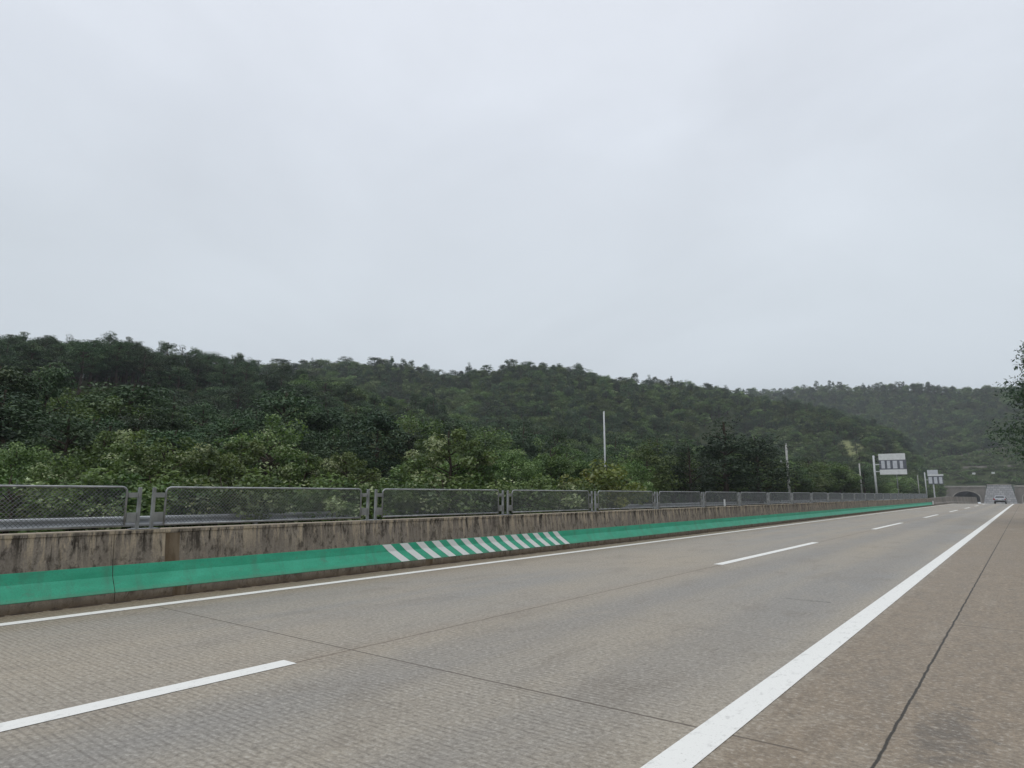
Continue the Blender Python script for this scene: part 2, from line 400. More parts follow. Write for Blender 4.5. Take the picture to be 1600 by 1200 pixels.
# ------------------------------------------------------------------ road sheets
YS = list(np.arange(-40, 132, 6.0)) + list(np.arange(132, 501, 8.0))
def sheet(name, x0, x1, mat, zo, y0=-40, y1=500, dxf=road_dx, label=None, kind='structure', cat=None):
    ys = [y0] + [y for y in YS if y0 < y < y1] + [y1]
    vs = []; fs = []
    for k, y in enumerate(ys):
        for x in (x0, x1): vs.append((x + dxf(y), y, road_z(y) + zo))
        if k: fs.append((2 * k - 2, 2 * k - 1, 2 * k + 1, 2 * k))
    o = MB().add(vs, fs).build(name, mat)
    for p in o.data.polygons:
        if p.normal.z < 0: p.flip()
    return tag(o, label, cat, kind=kind)
sheet('road', -10.25, 2.0, M['road'], 0.0, label='grey brown grooved concrete carriageway nearest the camera', cat='road')
sheet('opposite_road', -21.9, -10.25, M['asphalt'], -.01, dxf=left_dx, label='concrete carriageway on the far side of the median wall', cat='road')
sheet('left_edge_line', -9.39, -9.2, M['white'], .004, label='thin white edge line beside the green and concrete median wall', cat='road line')
sheet('right_edge_line', -1.785, -1.565, M['white'], .004, label='broad white edge line between driving lane and brown shoulder', cat='road line')
for k in range(-1, 16):
    y0 = 13.85 + 18.0 * k; y0 = -4.6 if k == -1 else y0
    nm = ('nearest white lane dash, cut off by the left picture edge', 'second white lane dash, in mid road right of the picture centre',
          'third white lane dash, small in the distance below the signs')
    if k < 3:
        sheet('lane_dash', -5.355, -5.16, M['white'], .004, y0, y0 + 8.2, cat='road line',
              label=(nm + ('fourth white lane dash, tiny below the second sign',))[k + 1])['group'] = 'white lane dashes'
    else:
        sheet('lane_dash', -5.355, -5.16, M['white'], .004, y0, y0 + 8.2, cat='road line', label='tiny far white lane dash towards the tunnel')['group'] = 'far white lane dashes'
sheet('opposite_edge_line', -20.9, -20.75, M['white'], .001, dxf=left_dx, label='white edge line along the far carriageway', cat='road line')
# damp dirt gathered at the foot of the median wall
def debris():
    mb = MB(); y = -12.0
    while y < 100:
        l = rnd.uniform(.12, .5); wd = rnd.uniform(.03, .11); h = rnd.uniform(.006, .024)
        mb.add([(-9.958, y, .002), (-9.958 + wd, y + .03, .002), (-9.958 + wd * .8, y + l, .002), (-9.958, y + l * 1.05, .002), (-9.958, y + l * .5, h + .006)],
               [(0, 1, 4), (1, 2, 4), (2, 3, 4)])
        y += l * rnd.uniform(.7, 1.5)
    tag(mb.build('dirt', M['debris']), 'dark damp dirt lying along the foot of the median wall', 'dirt', kind='stuff')
debris()

# ------------------------------------------------------------------ median barrier
def strip(prof, y0, y1, zo=None, closed=False, step=6.0, dxf=road_dx):
    ys = sorted(set([y0, y1] + [y for y in np.arange(math.ceil(y0), y1, step)]))
    n = len(prof); vs = []; fs = []
    for k, y in enumerate(ys):
        for (x, z) in prof: vs.append((x + dxf(y), y, z + road_z(y)))
        if k:
            for i in range(n if closed else n - 1):
                a, b_ = (k - 1) * n + i, (k - 1) * n + (i + 1) % n
                fs.append((a, b_, b_ + n, a + n))
    if closed: fs.append(tuple(range(n))); fs.append(tuple((len(ys) - 1) * n + i for i in range(n))[::-1])
    return vs, fs
bar = tag(empty('median_barrier', (-10.2, 0, 0)), 'long weathered concrete median wall with a green painted foot', 'barrier')
OX = Vector((10.2, 0, 0))
def part(mb, name, mat, parent, **k):
    ox = parent.location
    mb.v = [(a - ox.x, b - ox.y, c - ox.z) for a, b, c in mb.v]
    return mb.build(name, mat, parent, **k)
PROF = [(-9.96, -.05), (-9.96, .135), (-10.09, .335), (-10.115, .475), (-10.16, .90), (-10.145, .905), (-10.145, .955), (-10.42, .955), (-10.42, .905), (-10.405, .9), (-10.45, .475), (-10.475, .335), (-10.6, .135), (-10.6, -.05)]
mb = MB()
JO = [-14.0, -8.0, -2.0, 4.0]
segs = [(-40, -14), (-14, -8), (-8, -2), (-2, 4.0), (4.0, 30), (30, 60), (60, 106)]
for a, b_ in segs:
    mb.add(*strip(PROF, a + .004, b_ - .004, closed=True))
part(mb, 'concrete_wall', M['barrier'], bar)
def off(p, d=.004): return p
GP = [(-9.953, .135), (-9.957, .139), (-10.0845, .338), (-10.1095, .476), (-10.118, .476)]
GP = [(-9.9565, .128), (-9.9555, .1355), (-10.085, .337), (-10.110, .476), (-10.116, .479)]
mb = MB()
for a, b_ in segs:
    mb.add(*strip(GP, a + .004, b_ - .004))
part(mb, 'painted_base', M['green'], bar)
SP = [(GP[1][0] + .0035, GP[1][1] + .001), (GP[2][0] + .0035, GP[2][1] + .001), (GP[3][0] + .0035, GP[3][1])]
mb = MB()
# fourteen slanting white stripes: top at y, lean away towards the right as they come down
y_first, y_last = at_x(597, 850, -10.11)[1], at_x(863, 830, -10.11)[1]
for k in range(14):
    t = y_first + (y_last - y_first) * k / 13
    vs = []
    for (px, pz), lean in zip(SP, (.39, .15, 0)):
        vs += [(px, t + lean, pz), (px, t + lean + .222, pz)]
    mb.add(vs, [(0, 1, 3, 2), (2, 3, 5, 4)])
part(mb, 'white_stripes', M['stripe'], bar)
mb = MB().box(-10.128, -10.118, 4.70, 4.91, .478, .89); mb.v = [(x - (z - .47) * .10 + .004, y, z) for x, y, z in mb.v]
part(mb, 'brown_patch', M['rust'], bar)
mb = MB().box(-10.128, -10.118, 4.66, 4.695, .478, .90); mb.v = [(x - (z - .47) * .10 + .003, y, z) for x, y, z in mb.v]
part(mb, 'lime_streak', M['lime'], bar)
for k in range(-2, 12):
    y = 4.78 + 5.15 * k
    part(MB().box(-9.98, -9.955, y, y + .2, .006, .126), 'drain_opening', M['rust'], bar)
# plain grey wall carrying on towards the tunnel
mb = MB()
for (a, b_, h0, h1) in ((106.3, 160, 1.0, 1.35), (160, 212, 1.35, 1.7)):
    n = 8; vs = []; fs = []
    for k in range(n + 1):
        y = a + (b_ - a) * k / n; h = h0 + (h1 - h0) * k / n
        for x, z in ((-9.98, -.05), (-9.98, .2), (-10.12, .4), (-10.2, h), (-10.5, h), (-10.6, -.05)): vs.append((x, y, z + road_z(y)))
        if k: fs += [((k - 1) * 6 + i, (k - 1) * 6 + (i + 1) % 6, k * 6 + (i + 1) % 6, k * 6 + i) for i in range(6)]
    fs += [tuple(range(6)), tuple(n * 6 + i for i in range(6))]
    mb.add(vs, fs)
tag(mb.build('concrete_wall', M['concrete']), 'plain dark grey concrete wall running on from the green foot to the tunnel', 'wall')
end = tag(empty('barrier_end_marker', (-9.9, 105.2, 0)), 'pale square end marker where the green wall foot stops', 'marker')
MB().box(-.06, .0, -.5, .7, .14, .62).build('marker_face', M['sign_w'], end, bevel=.02)

# ------------------------------------------------------------------ fence panels on the wall
ORD = 'first second third fourth fifth sixth seventh eighth ninth tenth eleventh twelfth thirteenth fourteenth fifteenth sixteenth seventeenth eighteenth nineteenth twentieth'.split()
FX, ZC = -10.24, .955
def make_fence():
    root = empty('fence_panel', (FX, 0, ZC))
    PL = 4.26; y0, y1 = .10, PL - .10                      # its two posts
    f0, f1, zb, zt, r = .275, PL - .275, .06, .605, .075
    for yy, s in ((y0, 1), (y1, -1)):
        p = MB().box(-.025, .025, yy - .021, yy + .021, .012, .60).build('post', M['galv'], root, bevel=.006)
        MB().box(-.09, .09, yy - .09, yy + .09, 0, .012).build('base_plate', M['galv'], p, bevel=.003)
        for z0, z1 in ((.455, .525), (.10, .24)):
            a, b_ = (yy + .021, f0 - .018) if s > 0 else (f1 + .018, yy - .021)
            MB().box(-.012, .012, a, b_, z0, z1).build('bracket', M['galv'], root, bevel=.002)
    pts = []
    for (cy, cz, a0) in ((f0 + r, zt - r, 180), (f1 - r, zt - r, 90)):
        for k in range(6):
            a = R(a0 - 90 * k / 5); pts.append((0, cy + r * math.cos(a), cz + r * math.sin(a)))
    pts = [(0, f0, zb)] + pts + [(0, f1, zb)]
    mb = MB().tube(pts, .0155, 8).tube([(0, f0, zb), (0, f1, zb)], .016, 8)
    mb.build('frame', M['galv'], root, smooth=True)
    w_ = MB(); sp = .056; n = int((f1 - f0 + zt - zb) / sp) + 1; hw = .0032
    for d in (1, -1):
        for k in range(n):
            c = f0 + k * sp if d < 0 else f0 - (zt - zb) + k * sp
            p, q = [c, zb], [c + (zt - zb), zt]
            if d < 0: p, q = [c, zb], [c - (zt - zb), zt]
            lo, hi = f0 + .01, f1 - .01
            pts2 = []
            for (ya, za), (yb, zb_) in ((p, q), (q, p)):
                if ya < lo: t = (lo - ya) / (yb - ya); za = za + (zb_ - za) * t; ya = lo
                if ya > hi: t = (hi - ya) / (yb - ya); za = za + (zb_ - za) * t; ya = hi
                pts2.append((ya, za))
            if abs(pts2[0][0] - pts2[1][0]) < .02 or not (lo - .001 <= pts2[0][0] <= hi + .001): continue
            w_.tube([(.003 * d, *pts2[0]), (.003 * d, *pts2[1])], hw, 4, cap=False)
    w_.build('wire_mesh', M['wire'], root)
    return root
fp = make_fence()
names = {0: 'galvanised wire mesh fence panel cut by the left picture edge', 1: 'long wire mesh fence panel right of the brown wall patch',
         2: 'wire mesh fence panel above the start of the white stripes', 3: 'wire mesh fence panel above the end of the white stripes',
         4: 'wire mesh fence panel crossed by the tall white pole'}
for k in range(-2, 24):
    o = fp if k == -2 else copy_tree(fp)
    o.location = (FX + road_dx(k * 4.26), .16 + 4.26 * k, ZC)
    lab = names.get(k)
    if not lab:
        q = k + 1
        o_ = (ORD[q - 1] if 0 < q <= 20 else 'twenty-' + ORD[q - 21]) if q > 0 else None
        lab = f'wire mesh fence panel on the median wall, {o_} from the left picture edge' if o_ else 'wire mesh fence panel on the wall outside the left picture edge'
    tag(o, lab, 'fence panel', 'wire mesh fence panels on the median wall')
mk = tag(empty('delineator', (-10.2, 28.0, .955)), 'small white delineator on top of the median wall beside the fence', 'marker')
MB().box(-.02, .02, -.06, .06, 0, .3).build('reflector_plate', M['sign_w'], mk, bevel=.01)
MB().box(-.04, .04, -.04, .04, 0, .03).build('foot', M['galv'], mk)

# ------------------------------------------------------------------ far guardrail
def guardrail(x0, y0, y1, label, zb=.4, dxf=left_dx):
    root = tag(empty('guardrail', (x0, y0, 0)), label, 'guardrail')
    prof = [(-.02, 0), (.045, .03), (.05, .075), (0, .125), (-.025, .155), (0, .185), (.05, .235), (.045, .28), (-.02, .31)]
    prof = prof + [(x - .006, z) for x, z in prof[::-1]]
    vs, fs = strip([(x0 + x, zb + z) for x, z in prof], y0, y1, closed=True, dxf=dxf)
    part(MB().add(vs, fs), 'beam', M['beam'], root)
    y = y0 + 1; k = 0
    while y < y1 - 1 and k < 98:
        part(MB().box(x0 - .17 + dxf(y), x0 - .05 + dxf(y), y - .06, y + .06, -.3 + road_z(y), zb + .34 + road_z(y)), 'post', M['galv'], root)
        y += 4; k += 1
guardrail(-21.4, -20, 330, 'steel guardrail along the far carriageway, seen through the mesh panels', zb=.50)

# ------------------------------------------------------------------ poles and signs
def pole(u, v_top, X, r, mat, label, name='light_pole', cat='pole', extra=None, base_z=None):
    p = at_x(u, v_top, X); gz = float(height(p[0], p[1])) if base_z is None else base_z
    root = tag(empty(name, (p[0], p[1], gz)), label, cat)
    h = p[2] - gz
    MB().tube([(0, 0, -.2), (0, 0, h)], [r, r * .72], 12).build('shaft', mat, root, smooth=True)
    MB().tube([(0, 0, h), (0, 0, h + .03)], r * .8, 12).build('cap', mat, root)
    MB().box(-r * 2, r * 2, -r * 2, r * 2, -.1, .03).build('base_plate', M['galv'], root, bevel=.01)
    if extra: extra(root, h)
    return root, h
pole(943.5, 643, -22.6, .072, M['pole_w'], 'tall plain white pole rising behind the fence against the trees')
def arm(root, h):
    MB().tube([(0, 0, h * .70), (-.9, 0, h * .71)], .04, 6).build('crossarm', M['pole_c'], root)
    MB().tube([(-.75, 0, h * .71), (-.75, 0, h * .71 + .35)], [.09, .06], 8).build('insulator', M['pole_w'], root)
pole(1228, 693, -23.3, .17, M['pole_c'], 'grey utility pole with a short arm in front of the bushes', 'utility_pole', extra=arm)
pole(1342.5, 724, -23.4, .16, M['pole_c'], 'short slim grey pole just left of the sign post', 'utility_pole')
pole(1433.5, 742, -23.6, .13, M['pole_c'], 'thin distant grey pole between the two big signs', 'utility_pole')

def big_sign(u, v_top, X, r, boards, label, leg=None):
    p = at_x(u, v_top, X); gz = float(height(p[0], p[1]))
    root = tag(empty('overhead_sign', (p[0], p[1], gz)), label, 'sign')
    h = p[2] - gz; Y = p[1]
    MB().tube([(0, 0, -.2), (0, 0, h)], [r, r * .85], 12).build('post', M['pole_w'], root, smooth=True)
    MB().box(-r * 2, r * 2, -r * 2, r * 2, -.1, .05).build('base_plate', M['galv'], root)
    def loc(uu, vv):                              # point in the plane Y of the sign, relative to the post
        q = ray(uu, vv); t = Y / q[1]; return q[0] * t - p[0], CAM_Z + q[2] * t - gz
    for (nm, u0, v0, u1, v1, mat, dep) in boards:
        x0, z1 = loc(u0, v0); x1, z0 = loc(u1, v1)
        MB().box(x0, x1, -dep, .25, z0, z1).build(nm, M[mat], root, bevel=.02)
    return root, loc, h
B1 = [('top_board', 1372, 709.5, 1414.5, 718, 'sign_w', .02), ('cabinet', 1373, 718.3, 1417, 733.6, 'sign_g', .0), ('bottom_board', 1374.5, 734, 1417.5, 741, 'sign_w', .02)]
for a, b_ in ((1376.5, 1383), (1385.5, 1391.5), (1394.5, 1402.5), (1405.5, 1411.5)): B1.append(('panel', a, 720, b_, 732, 'sign_p', .05))
r1, loc1, h1 = big_sign(1364.5, 712, -23.0, .21, B1, 'wide overhead sign with four pale squares between white boards, on a post')
for zz in (726, 737):
    x0, z0 = loc1(1365, zz); x1, _ = loc1(1374, zz)
    MB().tube([(x0, .08, z0), (x1 + .4, .08, z0)], .09, 8).build('arm', M['pole_w'], r1)
x0, z0 = loc1(1401, 741.5); MB().tube([(x0, .1, -.2), (x0, .1, z0)], .07, 8).build('support_leg', M['galv'], r1)
B2 = [('top_board', 1448.3, 734.5, 1465.5, 741, 'sign_p', .02), ('upper_rail', 1449, 741.3, 1474, 743.4, 'sign_w', .02), ('cabinet', 1449.5, 743.8, 1474.3, 756.6, 'sign_g', 0)]
for a, b_ in ((1450.5, 1457), (1459, 1465), (1467, 1473)): B2.append(('panel', a, 745.5, b_, 755.5, 'sign_p', .05))
r2, loc2, h2 = big_sign(1444.5, 738, -25.0, .17, B2, 'smaller stepped overhead sign beside the tunnel portal')
x0, z0 = loc2(1458.5, 757); MB().tube([(x0, .1, -.2), (x0, .1, z0)], .22, 8).build('support_leg', M['pole_w'], r2)
xa, za = loc2(1444.5, 750); xb, _ = loc2(1451, 750)
MB().tube([(xa, .08, za), (xb, .08, za)], .1, 8).build('arm', M['pole_w'], r2)

# ------------------------------------------------------------------ tunnel portals
ZT = road_z(Y_T)
def portal(x0, x1, xc, hw, crown, ztop, label, th=1.2):
    root = tag(empty('tunnel_portal', (xc, Y_T, ZT)), label, 'tunnel')
    H = ztop - ZT; rise = crown - ZT; nA = 20
    arc = [(-hw, 0)] + [(-hw * math.cos(math.pi * k / nA), rise * .42 + rise * .58 * math.sin(math.pi * k / nA)) for k in range(nA + 1)] + [(hw, 0)]
    a0, a1 = x0 - xc, x1 - xc
    vs = []; fs = []
    def face(y):
        o = len(vs)
        for (x, z) in arc: vs.append((x, y, z))
        for (x, z) in arc: vs.append((max(a0, min(a1, x)), y, H))
        n = len(arc)
        for i in range(n - 1): fs.append((o + i, o + i + 1, o + n + i + 1, o + n + i))
        k = len(vs); vs.extend([(a0, y, 0), (a0, y, H), (a1, y, 0), (a1, y, H)])
        fs.append((o, o + n, k + 1, k)); fs.append((o + n - 1, k + 2, k + 3, o + 2 * n - 1))
        return o, n, k
    o0, n, k0 = face(0); o1, _, k1 = face(th)
    for i in range(n - 1): fs.append((o0 + i, o0 + i + 1, o1 + i + 1, o1 + i))
    fs += [(k0, k0 + 1, k1 + 1, k1), (k0 + 2, k0 + 3, k1 + 3, k1 + 2), (k0 + 1, k0 + 3, k1 + 3, k1 + 1)]
    MB().add(vs, fs).build('portal_wall', M['concrete'], root)
    MB().box(a0 - .2, a1 + .2, -.35, th + .3, H + .003, H + .75).build('coping', M['concrete_l'], root, bevel=.05)
    # ring round the opening and the bore behind it
    ring = [(x * 1.09, z * 1.05) for x, z in arc]
    vs = [(x, -.25, z) for x, z in arc] + [(x, -.25, z) for x, z in ring] + [(x, -.003, z) for x, z in ring] + [(x, -.003, z) for x, z in arc]
    fs = [(q * n + i, q * n + i + 1, ((q + 1) % 4) * n + i + 1, ((q + 1) % 4) * n + i) for q in range(4) for i in range(n - 1)]
    MB().add(vs, fs).build('arch_ring', M['concrete_l'], root)
    vs = [(x * 1.003, y, z) for y in (th, 70) for x, z in arc]
    fs = [(i, i + 1, n + i + 1, n + i) for i in range(n - 1)] + [tuple(n + i for i in range(n))]
    MB().add(vs, fs).build('bore', M['bore'], root)
    return root
pl = portal(-36.2, -16.2, -25.0, 5.9, 3.3, 5.4, 'brown grey concrete tunnel portal with a dark arch, left of the stone embankment')
portal(-4.2, 14.5, 4.6, 5.6, 3.3, 5.4, 'concrete tunnel portal at the right picture edge, half out of the picture')
# stone-faced embankment between the bores
def embank():
    mat_b = NB('block_facing'); br = mat_b.n('TexBrick'); mp_ = mat_b.n('Mapping'); mat_b.l(mat_b.co, mp_.inputs[0])
    mp_.inputs['Rotation'].default_value = (R(90), 0, 0); mat_b.l(mp_.outputs[0], br.inputs[0])
    br.inputs['Scale'].default_value = 1; br.inputs['Brick Width'].default_value = 1.6; br.inputs['Row Height'].default_value = 1.1; br.inputs['Mortar Size'].default_value = .09
    br.inputs['Color1'].default_value = (.20, .205, .215, 1); br.inputs['Color2'].default_value = (.30, .305, .315, 1); br.inputs['Mortar'].default_value = (.12, .12, .125, 1)
    m = mat_b.done(mat_b.mix(mat_b.rng(mat_b.noise(.7, 5), .4, .65, 0, .5), br.outputs[0], (.17, .175, .18)), .85)
    H = 6.6 - ZT
    vs = [(-17.6 + 10, 0, 0), (-3.4 + 10, 0, 0), (-5.4 + 10, 5.5, H), (-15.4 + 10, 5.5, H), (-17.6 + 10, 9, 0), (-3.4 + 10, 9, 0), (-5.4 + 10, 9, H), (-15.4 + 10, 9, H)]
    fs = [(0, 1, 2, 3), (3, 2, 6, 7), (0, 3, 7, 4), (1, 5, 6, 2), (4, 7, 6, 5), (0, 4, 5, 1)]
    root = tag(empty('stone_embankment', (-10, Y_T - 5.7, ZT)), 'grey sloping stone faced embankment between the two tunnel portals', 'embankment')
    MB().add(vs, fs).build('facing', m, root)
    MB().box(-5.6, 4.8, 5.2, 6.2, H + .003, H + .35).build('coping', M['concrete_l'], root)
embank()
# terrace ledges and little white boxes on the slope above the portals
for (u0, u1, v, lab) in ((1495, 1572, 724, 'upper thin concrete ledge across the grassy slope above the tunnel'), (1505, 1590, 735.5, 'lower thin concrete ledge across the slope above the tunnel')):
    a = at_dist(u0, v, 480 if v < 730 else 455); b_ = at_dist(u1, v, 480 if v < 730 else 455)
    za = float(height(a[0], a[1])); zb = float(height(b_[0], b_[1]))
    vs = []
    for (p, z) in ((a, za), (b_, zb)):
        vs += [(p[0], p[1] - .4, z - 1), (p[0], p[1] + .4, z - 1), (p[0], p[1] + .4, z + .9), (p[0], p[1] - .4, z + .9)]
    tag(MB().add(vs, [(0, 1, 2, 3), (4, 7, 6, 5), (0, 3, 7, 4), (3, 2, 6, 7), (2, 1, 5, 6), (1, 0, 4, 5)]).build('terrace_ledge', M['concrete']), lab, 'ledge', 'ledges above the tunnel')
for (u, lab) in ((1522, 'small white box on the slope above the left tunnel arch'), (1552.5, 'small white box on the slope above the stone embankment')):
    p = at_dist(u, 744, 446); z = float(height(p[0], p[1]))
    q = tag(empty('signal_box', (p[0], p[1], z)), lab, 'box', 'white boxes above the tunnel')
    MB().box(-.75, .75, -.3, .3, .9, 1.9).build('cabinet', M['sign_w'], q, bevel=.06)
    MB().box(-.1, .1, -.1, .1, -.5, .9).build('stand', M['galv'], q)

# ------------------------------------------------------------------ the car ahead
def car():
    root = tag(empty('car', (-3.97, 161, road_z(161))), 'silver grey car driving away towards the tunnel', 'car')
    paint = simple('silver_paint', (.24, .26, .285), (.20, .215, .235), 1, .3, .4, .5)
    glass = simple('dark_glass', (.02, .025, .03), (.03, .035, .04), 1, .12, 0, .6)
    black = simple('black_plastic', (.025, .025, .027), (.015, .015, .017), 4, .6)
    red = simple('tail_lamp_red', (.35, .02, .02), (.25, .01, .01), 3, .25)
    rim = simple('alloy', (.4, .41, .42), (.3, .3, .31), 3, .35, .8)
    side = [(-2.25, .32), (-2.3, .75), (-2.22, 1.0), (-1.95, 1.12), (-1.6, 1.5), (-1.2, 1.60), (.1, 1.58), (.45, 1.5), (1.15, 1.05), (2.0, .9), (2.25, .7), (2.25, .32)]
    def hwid(z): return .92 if z < 1.0 else .92 - (z - 1.0) * .32
    n = len(side); vs = [(-hwid(z), y, z) for y, z in side] + [(hwid(z), y, z) for y, z in side]
    fs = [tuple(range(n)), tuple(range(2 * n - 1, n - 1, -1))] + [(i, (i + 1) % n, n + (i + 1) % n, n + i) for i in range(n)]
    body = MB().add(vs, fs).build('body', paint, root, bevel=.05)
    # rear window, side windows, windscreen
    def quad(name, pts, mat, nrm, parent=root, d=.012):
        nv = Vector(nrm).normalized() * d
        a = [Vector(p) + nv for p in pts]; b2 = [Vector(p) - nv for p in pts]; k = len(pts)
        return MB().add(a + b2, [tuple(range(k)), tuple(range(2 * k - 1, k - 1, -1))] + [(i, (i + 1) % k, k + (i + 1) % k, k + i) for i in range(k)]).build(name, mat, parent)
    quad('rear_window', [(-.72, -1.93, 1.15), (.72, -1.93, 1.15), (.6, -1.63, 1.47), (-.6, -1.63, 1.47)], glass, (0, -1, .8))
    quad('windscreen', [(-.74, 1.08, 1.1), (.74, 1.08, 1.1), (.62, .5, 1.47), (-.62, .5, 1.47)], glass, (0, 1, .9))
    for s in (-1, 1):
        for pts in ([(.9, -1.75, 1.08), (.9, -.3, 1.08), (.79, -.3, 1.48), (.79, -1.45, 1.48)], [(.9, -.22, 1.08), (.9, .95, 1.08), (.79, .4, 1.48), (.79, -.22, 1.48)]):
            quad('side_window', [(s * x, y, z) for x, y, z in pts], glass, (s, 0, .3))
        MB().box(s * .9 - .16, s * .9 - .02 if s > 0 else s * .9 + .14, -2.33, -2.15, .78, 1.02).build('tail_lamp', red, root, bevel=.02)
        MB().box(s * 1.0 - .08, s * 1.0 + .08, .75, .87, 1.02, 1.14).build('mirror', black, root, bevel=.02)
        for yy in (-1.35, 1.4):
            cx = s * .84
            wv = MB().tube([(cx - .11, yy, .33), (cx + .11, yy, .33)], .33, 20).build('wheel', black, root, bevel=.02)
            MB().tube([(cx + s * .112, yy, .33), (cx + s * .122, yy, .33)], .2, 14).build('rim', rim, wv)
    MB().box(-.88, .88, -2.36, -2.2, .33, .58).build('bumper', black, root, bevel=.04)
    MB().box(-.26, .26, -2.335, -2.29, .74, .88).build('number_plate', M['sign_w'], root)
car()

# ------------------------------------------------------------------ trees
M['leaf'] = leaf_material('broadleaf_foliage', (.042, .082, .019), (.105, .165, .042), (.21, .28, .12), .38)
M['leaf_p'] = leaf_material('pale_broadleaf_foliage', (.050, .098, .022), (.125, .195, .050), (.36, .43, .23), .2, .35)
M['leaf_y'] = leaf_material('yellow_green_foliage', (.08, .11, .02), (.16, .19, .035), (.36, .37, .10), .1, .35)
M['needle'] = leaf_material('pine_needles', (.025, .054, .020), (.062, .104, .040), (.10, .14, .055), .38, .15)
M['needle_d'] = leaf_material('dark_conifer_needles', (.018, .040, .018), (.040, .070, .029), (.06, .09, .04), .28, .12)

def leaves(C, N_, S, tint, aspect=.55, up_bias=.6, rs=rng):
    """one rhombic leaf (or spray of needles) per row of C"""
    n = len(C)
    nrm = rs.normal(size=(n, 3)); nrm[:, 2] = np.abs(nrm[:, 2]) + up_bias; nrm += N_ * .7
    nrm /= np.linalg.norm(nrm, axis=1)[:, None]
    t = rs.normal(size=(n, 3)); t -= nrm * (t * nrm).sum(1)[:, None]; t /= np.linalg.norm(t, axis=1)[:, None]
    b = np.cross(nrm, t); S = S[:, None]
    V = np.stack([C - t * S * .5, C + b * S * aspect * .5 + t * S * .05, C + t * S * .5, C - b * S * aspect * .5 + t * S * .05], 1).reshape(-1, 3)
    return V, np.arange(4 * n).reshape(-1, 4), np.repeat(tint, 4)

def broad_crown(h, rad, low, n_clump, per, size, seed, clumpr=.34, taper=0., flat=.72, aspect=.6, pale=.13):
    rs = np.random.default_rng(seed)
    Cs = []; Ns = []; Ss = []; Ts = []; tips = []
    zc, hz = (h + low) / 2, (h - low) / 2
    for k in range(n_clump):
        d = rs.normal(size=3); d /= np.linalg.norm(d)
        f = rs.uniform(.45, 1.0) ** .6 * rs.uniform(.8, 1.12)
        c = np.array([d[0] * rad * f, d[1] * rad * f, zc + d[2] * hz * f * .92])
        if c[2] < low * .6: c[2] = low * .6 + rs.uniform(0, .5)
        if taper:
            tt = (c[2] - low) / (h - low); c[:2] *= (1 - taper * max(0, tt)) * 1.15
        cr = rad * clumpr * rs.uniform(.6, 1.25); tips.append(c)
        m = int(per * rs.uniform(.6, 1.3))
        q = rs.normal(size=(m, 3)); q /= np.linalg.norm(q, axis=1)[:, None]
        rr = rs.uniform(.25, 1, m) ** .5 * cr
        P = c + q * rr[:, None] * np.array([1, 1, flat])
        Cs.append(P); Ns.append(q); Ss.append(size * rs.uniform(.6, 1.35, m))
        base_t = rs.uniform(.85, .98) if rs.random() < pale else rs.uniform(.0, .65)
        Ts.append(np.clip(base_t + rs.normal(0, .14, m), 0, 1))
    return leaves(np.concatenate(Cs), np.concatenate(Ns), np.concatenate(Ss), np.concatenate(Ts), aspect, .5, rs), tips

def pine_crown(h, rad, low, whorls, per, size, seed, conical=.8, lean=(0, 0)):
    rs = np.random.default_rng(seed)
    Cs = []; Ns = []; Ss = []; Ts = []; tips = []
    for w_ in range(whorls):
        t = (w_ + rs.uniform(-.3, .3)) / max(1, whorls - 1); t = min(max(t, 0), 1)
        z = low + (h - low) * t
        L_ = rad * ((1 - t) * conical + (1 - conical) * math.sqrt(max(0, 1 - t * t * .85)) + .06)
        nb = rs.integers(5, 8) if t < .92 else 3
        a0 = rs.uniform(0, 6.28)
        for b_ in range(nb):
            a = a0 + b_ * 6.28 / nb + rs.uniform(-.35, .35); l = L_ * rs.uniform(.55, 1.18)
            tip = np.array([math.cos(a) * l + lean[0] * t, math.sin(a) * l + lean[1] * t, z + l * rs.uniform(-.02, .30)])
            org = np.array([lean[0] * t, lean[1] * t, z]); tips.append((org, tip))
            tb = rs.uniform(.1, .7)
            for q in range(3):
                f = (.4, .7, .95)[q]; c = org + (tip - org) * f; m = int(per * (.7 + .4 * q) * rs.uniform(.6, 1.2)); cr = l * (.36 - .05 * q) + .25
                v = rs.normal(size=(m, 3)); v /= np.linalg.norm(v, axis=1)[:, None]
                P = c + v * (rs.uniform(.1, 1, m) ** .6 * cr)[:, None] * np.array([1, 1, .62])
                Cs.append(P); Ns.append(v); Ss.append(size * rs.uniform(.6, 1.4, m)); Ts.append(np.clip(tb + rs.normal(0, .15, m), 0, 1))
    m = per * 3; P = np.stack([rs.normal(0, .13, m) + lean[0], rs.normal(0, .13, m) + lean[1], h - rs.uniform(-.1, 1.3, m)], 1)
    Cs.append(P); Ns.append(np.tile([0, 0, 1.], (m, 1))); Ss.append(size * rs.uniform(.5, 1.1, m)); Ts.append(np.clip(rs.normal(.4, .2, m), 0, 1))
    return leaves(np.concatenate(Cs), np.concatenate(Ns), np.concatenate(Ss), np.concatenate(Ts), .34, .35, rs), tips

